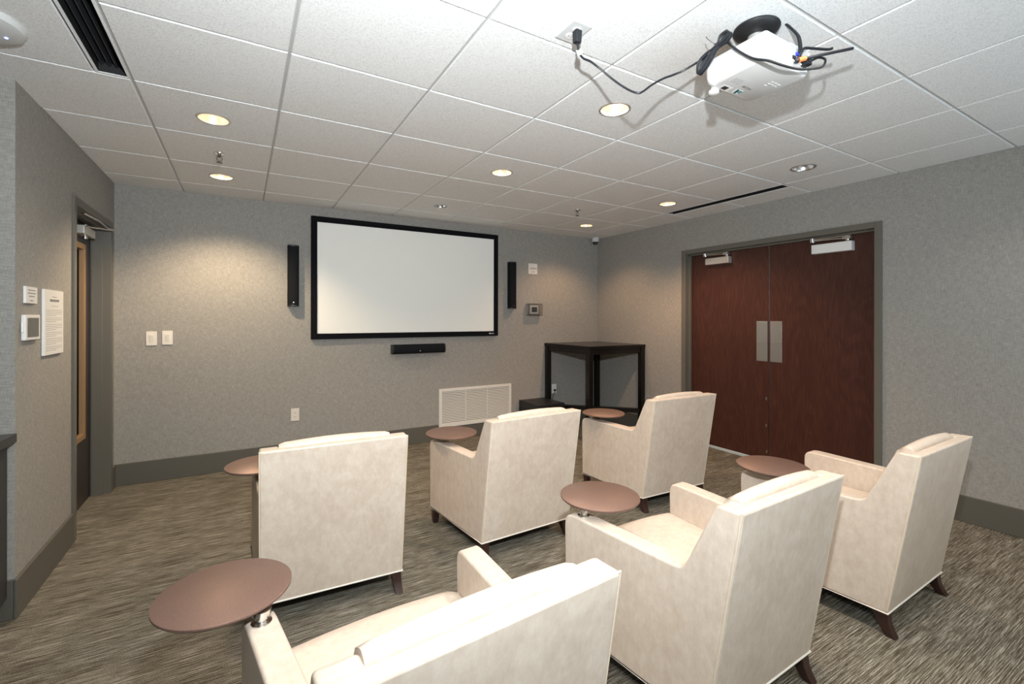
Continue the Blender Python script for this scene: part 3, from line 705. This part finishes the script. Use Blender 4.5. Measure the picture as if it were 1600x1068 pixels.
for k in range(5): box(b, -0.095, -0.045, 0.018 + k * 0.006, 0.021 + k * 0.006, zb - 0.0006, zb + 0.0005)
obj('spec_print', b, mat('faint_print', (0.45, 0.44, 0.43), 0.7), t)
b = new()
for k in range(7): box(b, 0.050 + (k % 3) * 0.020, 0.062 + (k % 3) * 0.020, -0.035 + (k // 3) * 0.014, -0.030 + (k // 3) * 0.014, zb - 0.0012, zb + 0.0005)
obj('control_keys', b, 'white', t)

# ceiling power plate + cord to the projector
t = thing('ceiling_outlet', 'ivory duplex power outlet plate in the ceiling, left of the projector', 'outlet', (1.533, -3.155, H))
b = new(); box(b, -0.043, 0.043, -0.060, 0.060, -0.007, 0.0); obj('wall_plate', b, 'dome', t, 0.003, 2)
for s in (-1, 1):
    b = new(); lathe(b, [(0.017, -0.006), (0.017, -0.010), (0.0001, -0.0102)], 24, loc=(0, s * 0.021, 0)); so = obj('socket', b, 'white', t, smooth=True)
    b = new()
    for dx in (-0.006, 0.006): box(b, dx - 0.001, dx + 0.001, s * 0.021 - 0.004, s * 0.021 + 0.004, -0.0108, -0.0101)
    obj('slots', b, 'slot', so)
t = thing('projector_cable', 'long black power cord drooping from the ceiling outlet to the projector and coiled beside it', 'cord', (1.75, -3.28, 2.256))
O_ = Vector((1.75, -3.28, 2.256))
def cp(l): return [Vector(p) - O_ for p in l]
b = new()
tube(b, cp([(1.535, -3.176, 2.440), (1.538, -3.178, 2.418), (1.548, -3.172, 2.404), (1.572, -3.168, 2.392), (1.606, -3.170, 2.388), (1.648, -3.178, 2.368), (1.690, -3.205, 2.325), (1.725, -3.245, 2.280), (1.748, -3.278, 2.256),
             (1.768, -3.288, 2.264), (1.805, -3.294, 2.294), (1.860, -3.302, 2.330), (1.905, -3.312, 2.352), (1.935, -3.338, 2.366), (1.950, -3.38, 2.377), (1.960, -3.44, 2.388), (1.966, -3.50, 2.400), (1.964, -3.525, 2.375),
             (1.962, -3.560, 2.335), (1.964, -3.605, 2.292), (1.972, -3.655, 2.262), (2.035, -3.668, 2.258), (2.130, -3.668, 2.272), (2.205, -3.680, 2.288), (2.262, -3.685, 2.310), (2.290, -3.680, 2.345), (2.268, -3.668, 2.352), (2.235, -3.655, 2.335), (2.215, -3.648, 2.325)]), 0.0042, 8, smooth=6)
obj('cable', b, 'rubber', t, smooth=True)
b = new(); hexa(b, cp([(1.523, -3.188, 2.435), (1.548, -3.188, 2.435), (1.548, -3.164, 2.435), (1.523, -3.164, 2.435)]), cp([(1.521, -3.190, 2.482), (1.550, -3.190, 2.482), (1.550, -3.162, 2.482), (1.521, -3.162, 2.482)]))
obj('plug', b, 'rubber', t, 0.004, 2)
b = new(); tube(b, cp([(1.541, -3.176, 2.412), (1.552, -3.171, 2.400)]), 0.011, 12); obj('white_tie', b, 'white', t, smooth=True)
b = new(); box(b, 2.196 - O_.x, 2.226 - O_.x, -3.668 - O_.y, -3.640 - O_.y, 2.312 - O_.z, 2.338 - O_.z); obj('connector', b, 'rubber', t, 0.004, 2)
b = new()
for k in range(5):                          # slack loops tied in the middle beside the projector
    dx = (0.0, 0.006, -0.006, 0.010, -0.003)[k]; w1 = 0.004 + 0.011 * k; pts = []
    ctr = [(1.957, -3.520, 2.424), (1.957, -3.497, 2.413), (1.955, -3.473, 2.398), (1.953, -3.440, 2.378), (1.951, -3.412, 2.356), (1.950, -3.398, 2.334)]
    half = [0.001 + w1 * 0.30, 0.003 + w1 * 0.42, 0.004, 0.003 + w1 * 0.34, 0.004 + w1 * 0.45, 0.002 + w1 * 0.2]
    for i, (c_, h_) in enumerate(zip(ctr, half)): pts.append(Vector(c_) + Vector((dx, h_ * 0.55, h_ * 0.8)) - O_)
    for i, (c_, h_) in reversed(list(enumerate(zip(ctr, half)))): pts.append(Vector(c_) + Vector((dx - 0.004, -h_ * 0.55, -h_ * 0.8)) - O_)
    sp = smooth_path(pts + [pts[0]], 5)[:-1]
    tube(b, sp, 0.0036, 6, closed=True)
obj('coiled_loops', b, 'rubber', t, smooth=True)
b = new(); tube(b, cp([(1.942, -3.470, 2.404), (1.958, -3.470, 2.410), (1.968, -3.468, 2.394), (1.950, -3.468, 2.386), (1.942, -3.470, 2.400)]), 0.0022, 6, smooth=4)
tube(b, cp([(1.945, -3.470, 2.404), (1.925, -3.455, 2.425), (1.928, -3.445, 2.440)]), 0.0012, 6, smooth=4)
obj('wire_tie', b, 'rubber', t, smooth=True)

b = new()
tube(b, [(2.150, -3.648, 2.316), (2.172, -3.662, 2.322), (2.235, -3.700, 2.338), (2.345, -3.745, 2.370)], 0.0052, 10, smooth=5)
tube(b, [(2.150, -3.646, 2.316), (2.158, -3.652, 2.318)], 0.009, 10)
vc = obj('video_cable', b, 'rubber', None, smooth=True); tag(vc, 'stiff black cable end with an orange tag sticking out of the projector back', 'cable')
b = new(); tube(b, [(2.160, -3.6545, 2.3187), (2.180, -3.668, 2.3245)], 0.0085, 12); obj('orange_tag', b, 'orange', vc, smooth=True)
b = new(); tube(b, [(2.176, -3.646, 2.335), (2.180, -3.66, 2.362), (2.215, -3.672, 2.368), (2.285, -3.69, 2.376), (2.30, -3.70, 2.380)], 0.0048, 8, smooth=5)
tag(obj('data_cable', b, 'rubber', None, smooth=True), 'short black cable bent sideways above the orange tagged cable', 'cable')
b = new()
for dx in (0, 0.011): tube(b, [(2.190 + dx, -3.590, H + 0.004), (2.196 + dx, -3.606, 2.472), (2.192 + dx, -3.632, 2.43), (2.176 + dx, -3.648, 2.385), (2.172 + dx, -3.650, 2.350)], 0.0042, 8, smooth=5)
tag(obj('drop_cable', b, 'rubber', None, smooth=True), 'pair of black cables dropping from a ceiling hole behind the projector mount', 'cable')

# ------------------------------------------------------------------ lounge chairs with swivel tablets
Wr, Wf, BB, ZB, ZT, LEAN, AW = 0.321, 0.374, 0.320, 0.100, 0.820, 0.118, 0.078
def xo(y): return Wr + (Wf - Wr) * max(0.0, min(1.15, (y + BB) / (2 * BB)))
def yr(z): return -BB - LEAN * (z - ZB) / (ZT - ZB)
def cushion(bm, fn, nu=14, nv=14, nw=5):
    # closed rounded box: unit cube grid mapped by fn(u,v,w), each in -1..1
    idx = {}
    def V(u, v, w_):
        k = (round(u, 4), round(v, 4), round(w_, 4))
        if k not in idx: idx[k] = bm.verts.new(fn(u, v, w_))
        return idx[k]
    U = [-1 + 2 * i / nu for i in range(nu + 1)]; Vv = [-1 + 2 * i / nv for i in range(nv + 1)]; Wv = [-1 + 2 * i / nw for i in range(nw + 1)]
    for s in (-1, 1):
        for i in range(nu):
            for j in range(nv): bm.faces.new((V(U[i], Vv[j], s), V(U[i + 1], Vv[j], s), V(U[i + 1], Vv[j + 1], s), V(U[i], Vv[j + 1], s)))
        for i in range(nu):
            for j in range(nw): bm.faces.new((V(U[i], s, Wv[j]), V(U[i + 1], s, Wv[j]), V(U[i + 1], s, Wv[j + 1]), V(U[i], s, Wv[j + 1])))
        for i in range(nv):
            for j in range(nw): bm.faces.new((V(s, Vv[i], Wv[j]), V(s, Vv[i + 1], Wv[j]), V(s, Vv[i + 1], Wv[j + 1]), V(s, Vv[i], Wv[j + 1])))
def chair():
    t = thing('lounge_chair', '', 'armchair', group='cream lounge chairs in two rows')
    # rear panel, full width
    b = new(); th = 0.045
    q_ = .0015
    hexa(b, [(-Wr + q_, yr(ZB), ZB), (Wr - q_, yr(ZB), ZB), (Wr - q_, yr(ZB) + th, ZB), (-Wr + q_, yr(ZB) + th, ZB)],
         [(-Wr + q_, yr(ZT), ZT), (Wr - q_, yr(ZT), ZT), (Wr - q_, yr(ZT) + th, ZT), (-Wr + q_, yr(ZT) + th, ZT)])
    obj('back_panel', b, 'leather', t, 0.010, 4)
    # side panels: arm and wing in one outline
    prof = [(yr(ZB) + .007, ZB), (0.322, ZB), (0.328, 0.505), (0.326, 0.535), (0.317, 0.553), (0.300, 0.563), (0.270, 0.567), (-0.195, 0.568), (-0.222, 0.573), (-0.238, 0.585), (-0.249, 0.605),
            (-0.338, 0.795), (-0.346, 0.810), (-0.358, 0.8185), (yr(ZT) + .007, ZT - .0015)]
    for s in (-1, 1):
        b = new(); A = [b.verts.new((s * xo(y), y, z)) for y, z in prof]; B = [b.verts.new((s * (xo(y) - AW), y, z)) for y, z in prof]
        n = len(prof)
        b.faces.new(A); b.faces.new(B[::-1])
        for k in range(n): b.faces.new((A[k], B[k], B[(k + 1) % n], A[(k + 1) % n]))
        obj('armrest', b, 'leather', t, 0.010, 4)
    # front rail under the seat
    b = new(); hexa(b, [(-0.296, .27, ZB), (0.296, .27, ZB), (0.296, .315, ZB), (-0.296, .315, ZB)], [(-0.296, .27, .285), (0.296, .27, .285), (0.296, .318, .285), (-0.296, .318, .285)])
    obj('front_rail', b, 'leather', t, 0.008, 3)
    def fs(u, v, w_):
        y = 0.035 + 0.298 * v; xi = xo(y) - AW - 0.002
        cr = 0.022 * (1 - u * u) * (1 - 0.6 * v * v) if w_ > 0 else 0
        e = max(0, abs(u) - .93) / .07; f = max(0, v - .93) / .07
        rnd = (0.012 * e * e + 0.016 * f * f) * (1 if w_ > 0.9 else 0)
        return (xi * u, y + (0.006 * (1 - w_ * w_) if v > .99 else 0) + (0.012 * (1 - u * u) if v > .99 else 0), 0.355 + 0.070 * w_ + cr * max(w_, 0) - rnd)
    b = new(); cushion(b, fs, 20, 20, 5); obj('seat_cushion', b, 'leather', t, smooth=True)
    def fbk(u, v, w_):                       # v: bottom to top, w_: rear to front
        z = 0.43 + (0.832 - 0.43) * (v + 1) / 2 + (0.011 * (1 - u * u) * max(0, v) ** 3)
        yf = -0.190 - (z - 0.43) * 0.36; y_r = yr(z) + th + .001
        e = max(0, v - .86) / .14; puff = 0.016 * (1 - u * u) * (1 - v * v * .7)
        y = (yf + puff) if w_ > 0 else y_r
        mid = ((yf + puff) + y_r) / 2
        y = mid + ((yf + puff) - y_r) / 2 * w_
        y = mid + (y - mid) * (1 - 0.30 * e * e)
        z -= 0.010 * e * w_ * w_
        xs = 0.2440; ee = max(0, abs(u) - .95) / .05
        z -= 0.006 * ee * ee * (1 if v > .9 else 0)
        return (xs * u, y, z)
    b = new(); cushion(b, fbk, 22, 20, 8); obj('back_cushion', b, 'leather', t, smooth=True)
    # welts
    b = new(); q = 0.001
    tube(b, [(-Wr + .002, yr(ZB + .01) + .004, ZB + .01), (-Wr + .002, yr(ZT - .006) + .004, ZT - .003), (Wr - .002, yr(ZT - .006) + .004, ZT - .003), (Wr - .002, yr(ZB + .01) + .004, ZB + .01)], 0.0034, 6)
    obj('back_welt', b, 'seam', t, smooth=True)
    b = new(); tube(b, [(-Wr - .001, -BB - .001, ZB + .001), (Wr + .001, -BB - .001, ZB + .001), (xo(.325) + .001, .323, ZB + .001), (-xo(.325) - .001, .323, ZB + .001)], 0.0042, 6, closed=True)
    obj('base_welt', b, 'piping', t, smooth=True)
    b = new(); hexa(b, [(-Wr + .02, -BB + .01, ZB - .004), (Wr - .02, -BB + .01, ZB - .004), (.345, .31, ZB - .004), (-.345, .31, ZB - .004)], [(-Wr + .02, -BB + .01, ZB + .03), (Wr - .02, -BB + .01, ZB + .03), (.345, .31, ZB + .03), (-.345, .31, ZB + .03)])
    obj('dust_cover', b, 'liner', t)
    for s in (-1, 1):
        b = new(); x = s * (Wr - 0.030); a = 0.024
        lv = []
        for z, yo, yi, hx in ((0.0, -.350, -.312, .018), (0.025, -.334, -.294, .020), (0.055, -.322, -.276, .022), (0.102, -.317, -.252, .025)):
            dx = s * .010 * (1 - z / .1)
            lv.append([b.verts.new(p) for p in ((x - hx + dx, yo, z), (x + hx + dx, yo, z), (x + hx + dx, yi, z), (x - hx + dx, yi, z))])
        b.faces.new(lv[0][::-1]); b.faces.new(lv[-1])
        for A_, B_ in zip(lv, lv[1:]):
            for k in range(4): b.faces.new((A_[k], A_[(k + 1) % 4], B_[(k + 1) % 4], B_[k]))
        obj('leg', b, 'legwood', t, 0.003, 2)
        b = new(); x = s * (Wf - 0.030)
        hexa(b, [(x - .017, .282, 0), (x + .017, .282, 0), (x + .017, .314, 0), (x - .017, .314, 0)], [(x - a, .268, ZB), (x + a, .268, ZB), (x + a, .316, ZB), (x - a, .316, ZB)])
        obj('leg', b, 'legwood', t, 0.003, 2)
    pv = (-0.332, 0.252)
    b = new(); lathe(b, [(0.026, 0.566), (0.026, 0.571), (0.015, 0.574), (0.015, 0.590), (0.024, 0.592), (0.024, 0.6045)], 28, loc=(pv[0], pv[1], 0)); obj('swivel_post', b, 'chrome', t, smooth=True)
    b = new(); R_ = 0.171
    lathe(b, [(0.0001, 0.6045), (R_ - .022, 0.6045), (R_ - .004, 0.609), (R_, 0.6135), (R_, 0.6185), (R_ - .003, 0.6205), (0.0001, 0.6205)], 72); o = obj('tablet_top', b, 'tablet', t, smooth=True)
    return t
CH = [((0.845, -1.906, -3.0), (0.532, -1.774), 'cream leather lounge chair seen squarely from behind, nearest the left door'),
      ((1.934, -1.872, 1.9), (1.664, -1.665), 'cream leather lounge chair, middle of the front row, before the white air grille'),
      ((3.251, -1.885, -2.2), (2.998, -1.688), 'cream leather lounge chair at the right end of the front row, nearest the tall table'),
      ((0.835, -3.366, 3.8), (0.400, -3.012), 'nearest cream leather lounge chair, cut off by the bottom edge of the photo'),
      ((2.012, -3.293, 1.5), (1.791, -3.016), 'cream leather lounge chair in the middle of the back row, centre of the photo'),
      ((3.189, -3.333, 0.8), (2.851, -3.164), 'cream leather lounge chair at the right end of the back row, nearest the right wall')]
c0 = chair()
for k, ((x, y, a), (dx, dy), lab) in enumerate(CH):
    o = c0 if k == 0 else copy_tree(c0)
    o.location = (x, y, 0); th = math.radians(a); o.rotation_euler = (0, 0, th); o['label'] = lab
    for ch in o.children:
        if ch.name.startswith('tablet_top'):
            ex, ey = dx - x, dy - y
            ch.location = (ex * math.cos(th) + ey * math.sin(th), -ex * math.sin(th) + ey * math.cos(th), 0)
